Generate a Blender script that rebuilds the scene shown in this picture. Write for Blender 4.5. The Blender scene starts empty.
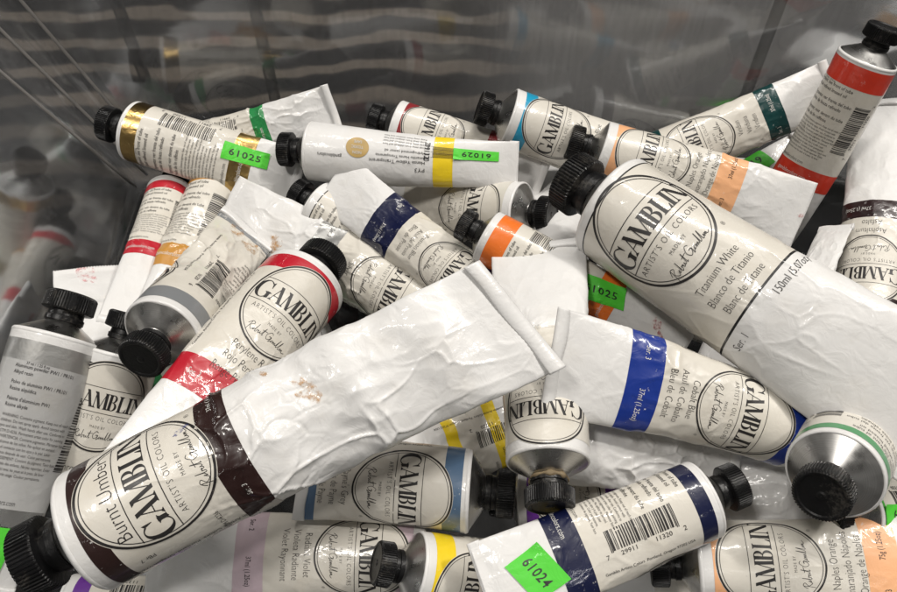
import bpy, bmesh, math, random
import numpy as np
from mathutils import Vector, Matrix, noise

# ------------------------------------------------------------------ camera, world, lamps, exposure
sc = bpy.context.scene
C = sc.collection
CAMZ = 0.31
cd = bpy.data.cameras.new('camera'); cam = bpy.data.objects.new('camera', cd); C.objects.link(cam)
cd.sensor_width = 36; cd.lens = 31.18; cd.clip_start = 0.005; cd.clip_end = 60
cam.location = (0, 0, CAMZ); cam.rotation_euler = (math.radians(36), 0, 0)
sc.camera = cam
w = bpy.data.worlds.new('World'); sc.world = w; w.use_nodes = True
w.node_tree.nodes['Background'].inputs[0].default_value = (1.0, 0.955, 0.90, 1)
w.node_tree.nodes['Background'].inputs[1].default_value = 0.05
def lamp(name, loc, target, sx, sy, power, col, spin=0):
    l = bpy.data.lights.new(name, 'AREA'); l.shape = 'RECTANGLE'; l.size = sx; l.size_y = sy
    l.energy = power; l.color = col
    o = bpy.data.objects.new(name, l); C.objects.link(o); o.location = loc
    q = (Vector(target) - Vector(loc)).to_track_quat('-Z', 'Y')
    o.rotation_euler = (q.to_matrix() @ Matrix.Rotation(math.radians(spin), 3, 'Z')).to_euler()
    return o
WARM = (1.0, 0.955, 0.895)
lamp('ceiling_lamp_tube', (0.30, 0.62, 1.45), (0.02, 0.18, 0), 1.3, 0.035, 17, WARM, 12)
lamp('ceiling_lamp_panel', (-0.55, -0.12, 1.5), (0, 0.18, 0), 0.22, 0.22, 8.6, WARM)
lamp('ceiling_lamp_spot', (0.85, 0.25, 1.4), (0.05, 0.15, 0), 0.10, 0.10, 8.5, WARM)
sc.view_settings.view_transform = 'Standard'; sc.view_settings.look = 'None'
sc.view_settings.gamma = 1; sc.view_settings.exposure = 0.0
sc.cycles.max_bounces = 8; sc.cycles.transparent_max_bounces = 12

# ------------------------------------------------------------------ materials
MATS = {}
def nt(m):
    m.use_nodes = True
    return m.node_tree.nodes, m.node_tree.links, m.node_tree.nodes['Principled BSDF']
def N(nodes, typ, **kw):
    n = nodes.new(typ)
    for k, v in kw.items():
        if k in n.inputs: n.inputs[k].default_value = v
        else: setattr(n, k, v)
    return n
def coords(nodes, links):
    tc = nodes.new('ShaderNodeTexCoord'); oi = nodes.new('ShaderNodeObjectInfo')
    mu = N(nodes, 'ShaderNodeVectorMath', operation='SCALE'); mu.inputs[0].default_value = (3.1, 1.7, 2.3)
    links.new(oi.outputs['Random'], mu.inputs['Scale'])
    ad = N(nodes, 'ShaderNodeVectorMath', operation='ADD')
    links.new(tc.outputs['Object'], ad.inputs[0]); links.new(mu.outputs[0], ad.inputs[1])
    return ad.outputs[0]
def ramp(nodes, links, fac, stops):
    r = nodes.new('ShaderNodeValToRGB'); e = r.color_ramp.elements
    while len(e) < len(stops): e.new(0.5)
    for i, (p, c) in enumerate(stops):
        e[i].position = p; e[i].color = c if len(c) == 4 else (*c, 1)
    links.new(fac, r.inputs[0]); return r.outputs[0]
def mixc(nodes, links, fac, a, b):
    m = nodes.new('ShaderNodeMix'); m.data_type = 'RGBA'
    links.new(fac, m.inputs[0])
    for s, v in ((6, a), (7, b)):
        if isinstance(v, tuple): m.inputs[s].default_value = (*v, 1)
        else: links.new(v, m.inputs[s])
    return m.outputs[2]
def tubemat(name, col, rough=0.34, coat=0.5, stain=0.5, bump=0.35, metallic=0.0, flake=0.0):
    """painted or printed foil: base colour, smudges, fine wrinkles"""
    if name in MATS: return MATS[name]
    m = bpy.data.materials.new(name); n, l, p = nt(m); co = coords(n, l)
    p.inputs['Metallic'].default_value = metallic
    p.inputs['Coat Weight'].default_value = coat; p.inputs['Coat Roughness'].default_value = 0.10
    n1 = N(n, 'ShaderNodeTexNoise', Scale=70.0, Detail=5.0, Roughness=0.6); l.new(co, n1.inputs['Vector'])
    f1 = ramp(n, l, n1.outputs[0], [(0.52, (0, 0, 0)), (0.80, (stain * .55,) * 3)])
    dirt = tuple(c * k for c, k in zip(col, (0.74, 0.66, 0.52)))
    c1 = mixc(n, l, f1, tuple(col), dirt)
    n2 = N(n, 'ShaderNodeTexNoise', Scale=900.0, Detail=3.0, Roughness=0.7); l.new(co, n2.inputs['Vector'])
    f2 = ramp(n, l, n2.outputs[0], [(0.70, (0, 0, 0)), (0.78, (stain * .7,) * 3)])
    c2 = mixc(n, l, f2, c1, tuple(c * 0.35 for c in col))
    if flake > 0:      # printed colour rubbed off along creases
        n4 = N(n, 'ShaderNodeTexNoise', Scale=260.0, Detail=6.0, Roughness=0.75); l.new(co, n4.inputs['Vector'])
        f4 = ramp(n, l, n4.outputs[0], [(0.635, (0, 0, 0)), (0.67, (flake,) * 3)])
        c2 = mixc(n, l, f4, c2, (0.7, 0.69, 0.67))
    l.new(c2, p.inputs['Base Color'])
    n3 = N(n, 'ShaderNodeTexNoise', Scale=45.0, Detail=4.0); l.new(co, n3.inputs['Vector'])
    l.new(ramp(n, l, n3.outputs[0], [(0.3, (rough * .75,) * 3), (0.7, (min(1, rough * 1.35),) * 3)]), p.inputs['Roughness'])
    wv = N(n, 'ShaderNodeTexNoise', Scale=170.0, Detail=3.0, Roughness=0.55, Distortion=0.6); l.new(co, wv.inputs['Vector'])
    vo = N(n, 'ShaderNodeTexVoronoi', Scale=95.0); vo.feature = 'SMOOTH_F1'; l.new(co, vo.inputs['Vector'])
    ma = N(n, 'ShaderNodeMath', operation='MULTIPLY_ADD'); ma.inputs[1].default_value = 0.8
    l.new(vo.outputs[0], ma.inputs[0]); l.new(wv.outputs[0], ma.inputs[2])
    bp = N(n, 'ShaderNodeBump', Strength=bump, Distance=0.0008); l.new(ma.outputs[0], bp.inputs['Height'])
    l.new(bp.outputs[0], p.inputs['Normal']); l.new(bp.outputs[0], p.inputs['Coat Normal'])
    MATS[name] = m; return m
def plain(name, col, rough=0.5, metallic=0.0, coat=0.0, bump=0.0, bscale=400.0):
    if name in MATS: return MATS[name]
    m = bpy.data.materials.new(name); n, l, p = nt(m); co = coords(n, l)
    p.inputs['Metallic'].default_value = metallic; p.inputs['Coat Weight'].default_value = coat
    n1 = N(n, 'ShaderNodeTexNoise', Scale=120.0, Detail=4.0); l.new(co, n1.inputs['Vector'])
    c = mixc(n, l, ramp(n, l, n1.outputs[0], [(0.35, (0, 0, 0)), (0.75, (1, 1, 1))]), tuple(col), tuple(v * 0.78 for v in col))
    l.new(c, p.inputs['Base Color'])
    l.new(ramp(n, l, n1.outputs[0], [(0.3, (rough * .8,) * 3), (0.75, (min(1, rough * 1.3),) * 3)]), p.inputs['Roughness'])
    if bump:
        n2 = N(n, 'ShaderNodeTexNoise', Scale=bscale, Detail=4.0); l.new(co, n2.inputs['Vector'])
        bp = N(n, 'ShaderNodeBump', Strength=bump, Distance=0.0005); l.new(n2.outputs[0], bp.inputs['Height'])
        l.new(bp.outputs[0], p.inputs['Normal'])
    MATS[name] = m; return m
def lathed():      # spun aluminium: fine turning rings around local y
    m = bpy.data.materials.new('spun_aluminium'); n, l, p = nt(m)
    tc = n.new('ShaderNodeTexCoord')
    p.inputs['Metallic'].default_value = 1; 
    sx = n.new('ShaderNodeSeparateXYZ'); l.new(tc.outputs['Object'], sx.inputs[0])
    n1 = N(n, 'ShaderNodeTexNoise', Scale=9000.0, Detail=2.0); n1.noise_dimensions = '1D'; l.new(sx.outputs['Y'], n1.inputs['W'])
    l.new(ramp(n, l, n1.outputs[0], [(0.3, (.45, .445, .43)), (0.7, (.62, .615, .60))]), p.inputs['Base Color'])
    n2 = N(n, 'ShaderNodeTexNoise', Scale=160.0, Detail=4.0); l.new(tc.outputs['Object'], n2.inputs['Vector'])
    l.new(ramp(n, l, n2.outputs[0], [(0.3, (.22,) * 3), (0.7, (.42,) * 3)]), p.inputs['Roughness'])
    bp = N(n, 'ShaderNodeBump', Strength=0.05, Distance=0.0002); l.new(n1.outputs[0], bp.inputs['Height']); l.new(bp.outputs[0], p.inputs['Normal'])
    return m
M_SIL = lathed()
M_WHITE = tubemat('white_enamel', (.71, .705, .695), rough=.42, coat=.30, stain=.35, bump=.42)
M_LABEL = tubemat('cream_label', (.65, .62, .555), rough=.36, coat=.50, stain=.55, bump=.26)
M_CAP = plain('black_plastic', (.006, .006, .0065), rough=.36, bump=.25, bscale=900)
M_CAP.node_tree.nodes['Principled BSDF'].inputs['Specular IOR Level'].default_value = .32
def dusty(m):      # dust and dried specks caught on the plastic
    n, l, p = m.node_tree.nodes, m.node_tree.links, m.node_tree.nodes['Principled BSDF']; co = coords(n, l)
    a = N(n, 'ShaderNodeTexNoise', Scale=700.0, Detail=5.0, Roughness=.8); l.new(co, a.inputs['Vector'])
    b = N(n, 'ShaderNodeTexNoise', Scale=90.0, Detail=3.0); l.new(co, b.inputs['Vector'])
    mu = N(n, 'ShaderNodeMath', operation='MULTIPLY'); l.new(a.outputs[0], mu.inputs[0]); l.new(b.outputs[0], mu.inputs[1])
    f = ramp(n, l, mu.outputs[0], [(.30, (0, 0, 0)), (.40, (.55,) * 3)]); old = p.inputs['Base Color'].links[0].from_socket
    l.new(mixc(n, l, f, old, (.085, .078, .068)), p.inputs['Base Color'])
dusty(M_CAP)
M_INK = plain('black_ink', (.022, .020, .020), rough=.42)
M_GREY_INK = plain('grey_ink', (.10, .095, .09), rough=.45)
M_WINK = plain('white_ink', (.68, .67, .64), rough=.42)
M_STICK = tubemat('fluorescent_green', (.085, .62, .04), rough=.5, coat=.15, stain=.5, bump=.4)
COL = dict(brown=(.022, .008, .007), red=(.46, .010, .024), scarlet=(.66, .040, .016), orange=(.80, .175, .022), peach=(.82, .43, .22),
  yellow=(.82, .60, .015), blue=(.004, .028, .24), navy=(.004, .007, .040), cyan=(.010, .30, .50), green=(.025, .24, .07), darkgreen=(.004, .040, .040),
  maroon=(.020, .007, .008), slate=(.085, .15, .25), grey=(.20, .21, .22), pink=(.56, .45, .50), purple=(.13, .025, .28), ochre=(.50, .24, .04),
  pinkpaint=(.75, .35, .36), ivory=(.60, .575, .515), black=(.015, .015, .015), lime=(.08, .42, .06), winered=(.26, .025, .03))
def band_mat(c):
    if c == 'gold': return tubemat('gold_foil', (.50, .34, .13), rough=.30, coat=.3, metallic=1.0, stain=.4, bump=.5)
    if c == 'silver': return tubemat('silver_foil', (.42, .42, .41), rough=.36, coat=.3, metallic=.75, stain=.3, bump=.35)
    return tubemat(c + '_print', COL[c], rough=.36, coat=.55, stain=.25, bump=.3, flake=.8 if c in ('brown', 'blue', 'navy', 'red', 'slate') else .4)

# ------------------------------------------------------------------ mesh helpers
def mesh_obj(name, verts, faces, mat, parent=None, smooth=True, fmat=None):
    me = bpy.data.meshes.new(name)
    me.from_pydata([tuple(v) for v in verts], [], [tuple(int(i) for i in f) for f in faces])
    mats = mat if isinstance(mat, (list, tuple)) else [mat]
    for m in mats: me.materials.append(m)
    if smooth: me.polygons.foreach_set('use_smooth', [True] * len(me.polygons))
    if fmat is not None: me.polygons.foreach_set('material_index', fmat)
    me.update()
    o = bpy.data.objects.new(name, me); C.objects.link(o)
    if parent: o.parent = parent
    return o
def sstep(a, b, x):
    x = np.clip((x - a) / (b - a), 0, 1); return x * x * (3 - 2 * x)

# ------------------------------------------------------------------ lettering: font glyphs and hand drawn glyphs, all as 2D triangles
_G = {}
def _convert(txt, off=0.0):
    cu = bpy.data.curves.new('t', 'FONT'); cu.body = txt; cu.resolution_u = 2; cu.offset = off
    o = bpy.data.objects.new('t', cu); C.objects.link(o)
    dg = bpy.context.evaluated_depsgraph_get(); me = o.evaluated_get(dg).to_mesh()
    me.calc_loop_triangles()
    v = np.array([x.co[:2] for x in me.vertices]).reshape(-1, 2); f = np.array([t.vertices[:] for t in me.loop_triangles], int).reshape(-1, 3)
    o.to_mesh_clear(); C.objects.unlink(o); bpy.data.objects.remove(o); bpy.data.curves.remove(cu)
    return v, f
def glyph(ch, off=0.0):
    k = (ch, off)
    if k not in _G:
        if ch == ' ': _G[k] = (np.zeros((0, 2)), np.zeros((0, 3), int), 0.28)
        else:
            v, f = _convert(ch, off)
            a, _ = _convert('|' + ch + '|'); b, _ = _convert('||')
            adv = (a[:, 0].max() - a[:, 0].min()) - (b[:, 0].max() - b[:, 0].min())
            _G[k] = (v, f, adv)
    return _G[k]
def text2d(s, size=1.0, xs=0.86, off=-0.008, track=0.0):
    V = []; F = []; x = 0; n = 0
    for ch in s:
        v, f, a = glyph(ch, off)
        if len(v): V.append(v * [xs, 1] + [x, 0]); F.append(f + n); n += len(v)
        x += a * xs + track
    if not V: return np.zeros((0, 2)), np.zeros((0, 3), int), 0
    return np.vstack(V) * size, np.vstack(F), x * size
def quad(a, b, c, d): return [a, b, c, d], [(0, 1, 2), (0, 2, 3)]
class Poly:
    def __init__(s): s.v = []; s.f = []
    def q(s, *p):
        n = len(s.v); s.v += [tuple(x) for x in p]
        s.f += [(n, n + i, n + i + 1) for i in range(1, len(p) - 1)]
    def stroke(s, a, b, w):      # slanted stroke cut level at top and bottom: w is the horizontal width
        s.q((a[0] - w / 2, a[1]), (a[0] + w / 2, a[1]), (b[0] + w / 2, b[1]), (b[0] - w / 2, b[1]))
    def serif(s, x, y, w, ext=.10, up=True):
        t = .035; e = 1 if up else -1
        s.q((x - w / 2 - ext, y), (x + w / 2 + ext, y), (x + w / 2 + ext, y + e * t), (x - w / 2 - ext, y + e * t))
        s.q((x - w / 2 - ext * .7, y + e * t), (x + w / 2 + ext * .7, y + e * t), (x + w / 2, y + e * .11), (x - w / 2, y + e * .11))
    def arc(s, cx, cy, rx, ry, rx2, ry2, dx, a0, a1, n=18):
        for i in range(n):
            p = [math.radians(a0 + (a1 - a0) * k / n) for k in (i, i + 1)]
            o = [(cx + rx * math.cos(t), cy + ry * math.sin(t)) for t in p]
            q = [(cx + dx + rx2 * math.cos(t), cy + ry2 * math.sin(t)) for t in p]
            s.q(o[0], o[1], q[1], q[0])
    def line(s, pts, w):
        pts = np.array(pts, float)
        for i in range(len(pts) - 1):
            d = pts[i + 1] - pts[i]; L = np.hypot(*d)
            if L < 1e-9: continue
            e = d / L; nn = np.array([-e[1], e[0]]) * w / 2; a = pts[i] - e * w * .3; b = pts[i + 1] + e * w * .3
            s.q(a - nn, b - nn, b + nn, a + nn)
    def get(s): return np.array(s.v).reshape(-1, 2), np.array(s.f, int).reshape(-1, 3)
def big_letters():
    L = {}
    g = Poly(); g.arc(.45, .5, .43, .53, .27, .485, .04, 48, 318, 26)
    g.q((.70, .86), (.78, .62), (.805, .62), (.805, .99), (.73, .93)); g.stroke((.76, .06), (.76, .42), .18); g.serif(.76, .40, .15, .09, False)
    g.q((.70, .02), (.84, .08), (.84, .14), (.68, .14)); L['G'] = (g, .92)
    a = Poly(); a.stroke((.10, 0), (.42, 1.02), .05); a.stroke((.68, 0), (.37, 1.02), .185); a.q((.19, .30), (.60, .30), (.59, .345), (.20, .345))
    a.serif(.10, 0, .05, .09); a.serif(.68, 0, .15, .08); L['A'] = (a, .78)
    m = Poly(); m.stroke((.12, 0), (.18, 1), .05); m.stroke((.18, 1), (.49, 0), .18); m.stroke((.49, 0), (.80, 1), .045); m.stroke((.86, 0), (.82, 1), .185)
    m.serif(.12, 0, .05, .09); m.serif(.87, 0, .15, .08); m.serif(.15, 1, .10, .06, False); m.serif(.83, 1, .12, .07, False); L['M'] = (m, .98)
    b = Poly(); b.stroke((.17, 0), (.17, 1), .18); b.serif(.17, 0, .15, .08); b.serif(.17, 1, .15, .08, False)
    b.arc(.30, .755, .26, .245, .12, .205, .0, -90, 90); b.arc(.32, .27, .30, .27, .145, .23, .0, -90, 90)
    b.q((.2, .96), (.30, .96), (.30, 1), (.2, 1)); b.q((.2, 0), (.32, 0), (.32, .04), (.2, .04)); b.q((.2, .51), (.31, .51), (.31, .55), (.2, .55)); L['B'] = (b, .68)
    l = Poly(); l.stroke((.17, 0), (.17, 1), .18); l.serif(.17, 0, .15, .08); l.serif(.17, 1, .15, .09, False)
    l.q((.2, 0), (.60, 0), (.60, .04), (.2, .04)); l.q((.48, .04), (.60, .04), (.63, .28), (.60, .28)); L['L'] = (l, .64)
    i = Poly(); i.stroke((.17, 0), (.17, 1), .185); i.serif(.17, 0, .155, .09); i.serif(.17, 1, .155, .09, False); L['I'] = (i, .36)
    n = Poly(); n.stroke((.14, 0), (.14, 1), .045); n.stroke((.14, 1), (.72, 0), .20); n.stroke((.76, 0), (.76, 1), .045)
    n.serif(.14, 0, .045, .09); n.serif(.76, 1, .045, .09, False); n.serif(.10, 1, .06, .06, False); L['N'] = (n, .86)
    return {k: (*p.get(), w) for k, (p, w) in L.items()}
BL = big_letters()
def brand_word(width):
    V = []; F = []; x = 0; n = 0
    for k, ch in enumerate('GAMBLIN'):
        v, f, a = BL[ch]; sc_ = 1.14 if k == 0 else 1.0
        V.append(v * sc_ + [x, -.07 if k == 0 else 0]); F.append(f + n); n += len(v); x += a * sc_ - .035
    V = np.vstack(V); V[:, 0] -= x / 2; s = width / x
    return V * [s, s], np.vstack(F), s          # s is the cap height
def catmull(p, n=5):
    p = [p[0]] + list(p) + [p[-1]]; out = []
    for i in range(1, len(p) - 2):
        a, b, c, d = map(np.array, p[i - 1:i + 3])
        for k in range(n):
            t = k / n; out.append(.5 * ((2 * b) + (-a + c) * t + (2 * a - 5 * b + 4 * c - d) * t * t + (-a + 3 * b - 3 * c + d) * t ** 3))
    out.append(np.array(p[-2], float)); return out
def signature():
    S = [[(.2, -.3), (.45, .9), (.1, .55), (.5, 1.0), (.85, .8), (.45, .45), (.62, .1), (.8, 0), (.95, .18), (1.1, .35), (1.0, .05), (1.2, .18), (1.3, .3),
          (1.45, 1.0), (1.32, .05), (1.5, .02), (1.55, .3), (1.65, .25), (1.8, .2), (1.72, .32), (1.78, .02), (1.95, .1), (2.0, .3), (2.05, .05), (2.25, .2), (2.5, 1.0), (2.35, .05), (2.5, .1)],
         [(2.15, .62), (2.85, .68)],
         [(3.6, .85), (3.3, 1.0), (2.9, .5), (3.1, .0), (3.5, .2), (3.55, .5), (3.3, .45), (3.65, .45), (3.5, -.1), (3.75, .1), (3.95, .35), (3.8, .05), (4.0, .1), (4.1, .3), (4.15, .02),
          (4.25, .3), (4.35, .02), (4.45, .3), (4.55, .02), (4.7, .3), (4.9, 1.05), (4.75, .05), (4.95, .1), (5.05, .3), (5.3, 1.0), (5.15, .05), (5.35, .05), (5.45, .3), (5.5, .02), (5.65, .3), (5.7, .05), (5.8, .3), (5.9, .0), (6.3, .18)]]
    p = Poly()
    for s in S: p.line(catmull(s, 4), .062)
    v, f = p.get(); v = (v - [3.2, .3]) / 6.2
    v[:, 1] += v[:, 0] * .06
    return v, f
SIG = signature()
BARS = [(0, 1), (2, 1)]
def barcode(width, height, digits, rnd):
    p = Poly(); x = 0.0; tot = 95
    def bar(a, w, h0): p.q((a / tot, h0), ((a + w) / tot, h0), ((a + w) / tot, 1), (a / tot, 1))
    bar(0, 1, -.06); bar(2, 1, -.06); bar(46, 1, -.06); bar(48, 1, -.06); bar(92, 1, -.06); bar(94, 1, -.06)
    for base in (3, 50):
        for d in range(6):
            a = base + d * 7; c = rnd.choice([(1, 2, 1, 3), (2, 1, 2, 2), (1, 1, 3, 2), (3, 1, 1, 2), (1, 3, 2, 1), (2, 2, 1, 2)])
            bar(a + c[0] * .5, c[1], 0); bar(a + c[0] + c[1] + c[2] * .8, c[3] * .8, 0)
    v, f = p.get(); v = (v - [.5, 0]) * [width, height]
    V = [v]; F = [f]; n = len(v)
    for s, cx in ((digits[0], -.57), (digits[1:6], -.25), (digits[6:11], .25), (digits[11:], .57)):
        tv, tf, wd = text2d(s, height * .30, 1.0, 0)
        if len(tv): V.append(tv + [cx * width - wd / 2, -height * .30]); F.append(tf + n); n += len(tv)
    return np.vstack(V), np.vstack(F)
def subdivide(V, F, thr):
    for _ in range(4):
        if not len(F): break
        e = np.max([np.hypot(*(V[F[:, i]] - V[F[:, (i + 1) % 3]]).T) for i in range(3)], 0)
        m = e > thr
        if not m.any(): break
        A, B, Cc = (V[F[m, i]] for i in range(3)); n = len(V); k = m.sum()
        V = np.vstack([V, (A + B) / 2, (B + Cc) / 2, (Cc + A) / 2])
        ab = n + np.arange(k); bc = ab + k; ca = bc + k; f = F[m]
        F = np.vstack([F[~m], np.c_[f[:, 0], ab, ca], np.c_[ab, f[:, 1], bc], np.c_[ca, bc, f[:, 2]], np.c_[ab, bc, ca]])
    return V, F
class Ink:
    """collects 2D writing in label millimetres (x around the tube, y up towards the cap)"""
    def __init__(s): s.V = []; s.F = []; s.M = []; s.n = 0
    def add(s, v, f, at=(0, 0), rot=0, mat=0, thr=.0011):
        if not len(v): return
        v, f = subdivide(np.asarray(v, float), np.asarray(f, int), thr)
        c, d = math.cos(math.radians(rot)), math.sin(math.radians(rot))
        v = np.c_[v[:, 0] * c - v[:, 1] * d + at[0], v[:, 0] * d + v[:, 1] * c + at[1]]
        s.V.append(v); s.F.append(f + s.n); s.M += [mat] * len(f); s.n += len(v)
    def text(s, t, at, size, rot=0, align='c', mat=0, xs=.86, off=-.008, track=0):
        v, f, wd = text2d(t, size, xs, off, track)
        if len(v): s.add(v - [{'c': wd / 2, 'l': 0, 'r': wd}[align], size * .35], f, at, rot, mat)
    def rule(s, a, b, w, mat=0):
        p = Poly(); p.line([a, b], w); s.add(*p.get(), mat=mat)
    def ring(s, c, rx, ry, w, mat=0, n=96):
        p = Poly(); p.arc(c[0], c[1], rx, ry, rx - w, ry - w, 0, 0, 360, n); s.add(*p.get(), mat=mat)
    def obj(s, name, surf, off, mats, parent):
        if not s.V: return None
        v = np.vstack(s.V); P = surf(v[:, 0], -v[:, 1], off)
        return mesh_obj(name, P, np.vstack(s.F), mats, parent, smooth=True, fmat=s.M)

# ------------------------------------------------------------------ the paint tube
class Surf:
    def __init__(s, R, W, L, seed, full=1.0, crumple=0.3, bend=(0, 0), skew=0.0, roll=0.0, edge=0.035):
        s.R, s.L, s.roll = R, L, roll
        s.nt, s.nu = (280, 220) if R > .0165 else (150, 120)
        T = np.linspace(0, 1, s.nt + 1); t = T * L
        rnd = random.Random(seed)
        phi = np.linspace(0, 2 * np.pi, 721)
        rows = []
        for tau in T:
            a = R + (W - R) * sstep(0.0, 1.0, np.array(tau)); fl = tau ** 1.35
            b = R * max((1 - fl) * (1 - (1 - full) * math.sin(math.pi * min(1, tau * 1.15))), edge * (0.55 + .45 * tau))
            b = max(b, 0.0007)
            x = a * np.sin(phi); z = b * np.cos(phi)
            ds = np.r_[0, np.cumsum(np.hypot(np.diff(x), np.diff(z)))]; u = np.linspace(0, ds[-1], s.nu + 1)
            ph = np.interp(u, ds, phi); rows.append(np.c_[a * np.sin(ph), b * np.cos(ph)])
        G = np.zeros((s.nt + 1, s.nu + 1, 3)); rows = np.array(rows)
        G[:, :, 0] = rows[:, :, 0]; G[:, :, 2] = rows[:, :, 1]
        G[:, :, 1] = (L - t)[:, None] + skew * rows[:, :, 0] * (T ** 1.5)[:, None]
        # pinch the very first rows in a little: the rolled rim
        G[0, :, 0] *= .965; G[0, :, 2] *= .965; G[1, :, 0] *= .992; G[1, :, 2] *= .992
        arc = np.sin(np.pi * T * .5) ** 2 * 0 + np.sin(np.pi * T)
        G[:, :, 0] += (bend[0] * arc)[:, None]; G[:, :, 2] += (bend[1] * arc)[:, None]
        s.G = G; Nn = s.normals(G)
        # dents: dish shapes with ridges between them (crushed foil), growing towards the folded end
        if crumple > 0:
            sx = rnd.random() * 50; D = np.zeros(G.shape[:2]); k1 = 1 / (R * .85); k2 = 1 / (R * .36)
            fade = sstep(.10, .55, T) * (1 - .75 * sstep(.93, 1, T))
            for i in range(s.nt + 1):
                if fade[i] < .01: continue
                for j in range(s.nu):
                    th = 2 * math.pi * j / s.nu; p = Vector((R * math.cos(th) + sx, t[i], R * math.sin(th)))
                    wp = noise.noise(p * k1 * .9) * R * .5
                    q = Vector((p.x + wp, p.y * .8 + wp, p.z))
                    d1 = noise.voronoi(q * k1)[0]; d2 = noise.voronoi(q * k2)[0]
                    D[i, j] = (-(.42 - min(d1[0], .9) ** 2) * .12 - (.35 - min(d2[0], .9) ** 2) * .05 + noise.noise(p * k1 * 2.2) * .03
                        + .060 * math.exp(-(d1[1] - d1[0]) / .045) * sm(noise.noise(p * k1 * .7 + Vector((9, 2, 5))) * 2.2 + .35)
                        - .035 * math.exp(-(d2[1] - d2[0]) / .07) * sm(noise.noise(p * k1 * .9 + Vector((1, 7, 5))) * 2.2 + .2))
                D[i, s.nu] = D[i, 0]
            lim = np.clip(np.abs(G[:, :, 2] - (bend[1] * arc)[:, None]).max(1) / R, .12, 1)
            D *= (fade * crumple * R * np.clip(lim * 1.5, 0, 1))[:, None]
            G = G + Nn * D[:, :, None]
            wob = np.array([noise.noise(Vector((sx, tt * 45, 3))) for tt in t]) * fade * crumple * R * .22
            G[:, :, 2] += wob[:, None]
            s.G = G; Nn = s.normals(G)
        s.N = Nn
    def normals(s, G):
        du = np.roll(G[:, :-1], -1, 1) - np.roll(G[:, :-1], 1, 1); du = np.concatenate([du, du[:, :1]], 1)
        dt = np.gradient(G, axis=0); n = np.cross(du, dt); 
        n /= np.maximum(np.linalg.norm(n, axis=2, keepdims=True), 1e-12)
        if (n[5, 0, 2]) < 0: n = -n
        return n
    def __call__(s, x, t, off=0.0):
        """x: metres around the tube from the label centre, t: metres from the rim"""
        u = ((np.asarray(x) / (2 * np.pi * s.R) + s.roll / 360.0) % 1.0) * s.nu; v = np.clip(np.asarray(t) / s.L, 0, 1) * s.nt
        i = np.minimum(v.astype(int), s.nt - 1); j = np.minimum(u.astype(int), s.nu - 1); fv = (v - i)[:, None]; fu = (u - j)[:, None]
        def bl(A): return (A[i, j] * (1 - fu) + A[i, j + 1] * fu) * (1 - fv) + (A[i + 1, j] * (1 - fu) + A[i + 1, j + 1] * fu) * fv
        return bl(s.G) + bl(s.N) * (off[:, None] if isinstance(off, np.ndarray) else off)
    def patch(s, x0, x1, t0, t1, off, wavy=None):
        """rectangle of the surface whose grid runs along the surface's own grid lines"""
        c = 2 * np.pi * s.R; u0, u1 = x0 / c + s.roll / 360, x1 / c + s.roll / 360
        us = np.unique(np.r_[u0, [k / s.nu for k in range(math.ceil(u0 * s.nu), math.floor(u1 * s.nu) + 1)], u1])
        vs = np.unique(np.r_[t0 / s.L, [k / s.nt for k in range(math.ceil(t0 / s.L * s.nt), math.floor(t1 / s.L * s.nt) + 1)], t1 / s.L])
        U, Vv = np.meshgrid((us - s.roll / 360) * c, vs * s.L); P = s(U.ravel(), Vv.ravel(), off)
        nu, nv = len(us), len(vs); F = [(a * nu + b, a * nu + b + 1, (a + 1) * nu + b + 1, (a + 1) * nu + b) for a in range(nv - 1) for b in range(nu - 1)]
        return P, F
def sm(x): return min(1, max(0, x))
def lathe(prof, seg, ribs=0, rib_amp=0.0):
    """prof: (y, r, rib 0/1)"""
    V = []; F = []
    for y, r, rb in prof:
        for k in range(seg):
            a = 2 * math.pi * k / seg
            rr = r + (rib_amp * (1 if (k % 4) < 2 else -1) * rb)
            V.append((rr * math.sin(a), y, rr * math.cos(a)))
    for i in range(len(prof) - 1):
        for k in range(seg):
            a = i * seg + k; b = i * seg + (k + 1) % seg
            F.append((a, b, b + seg, a + seg))
    return V, F
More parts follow.
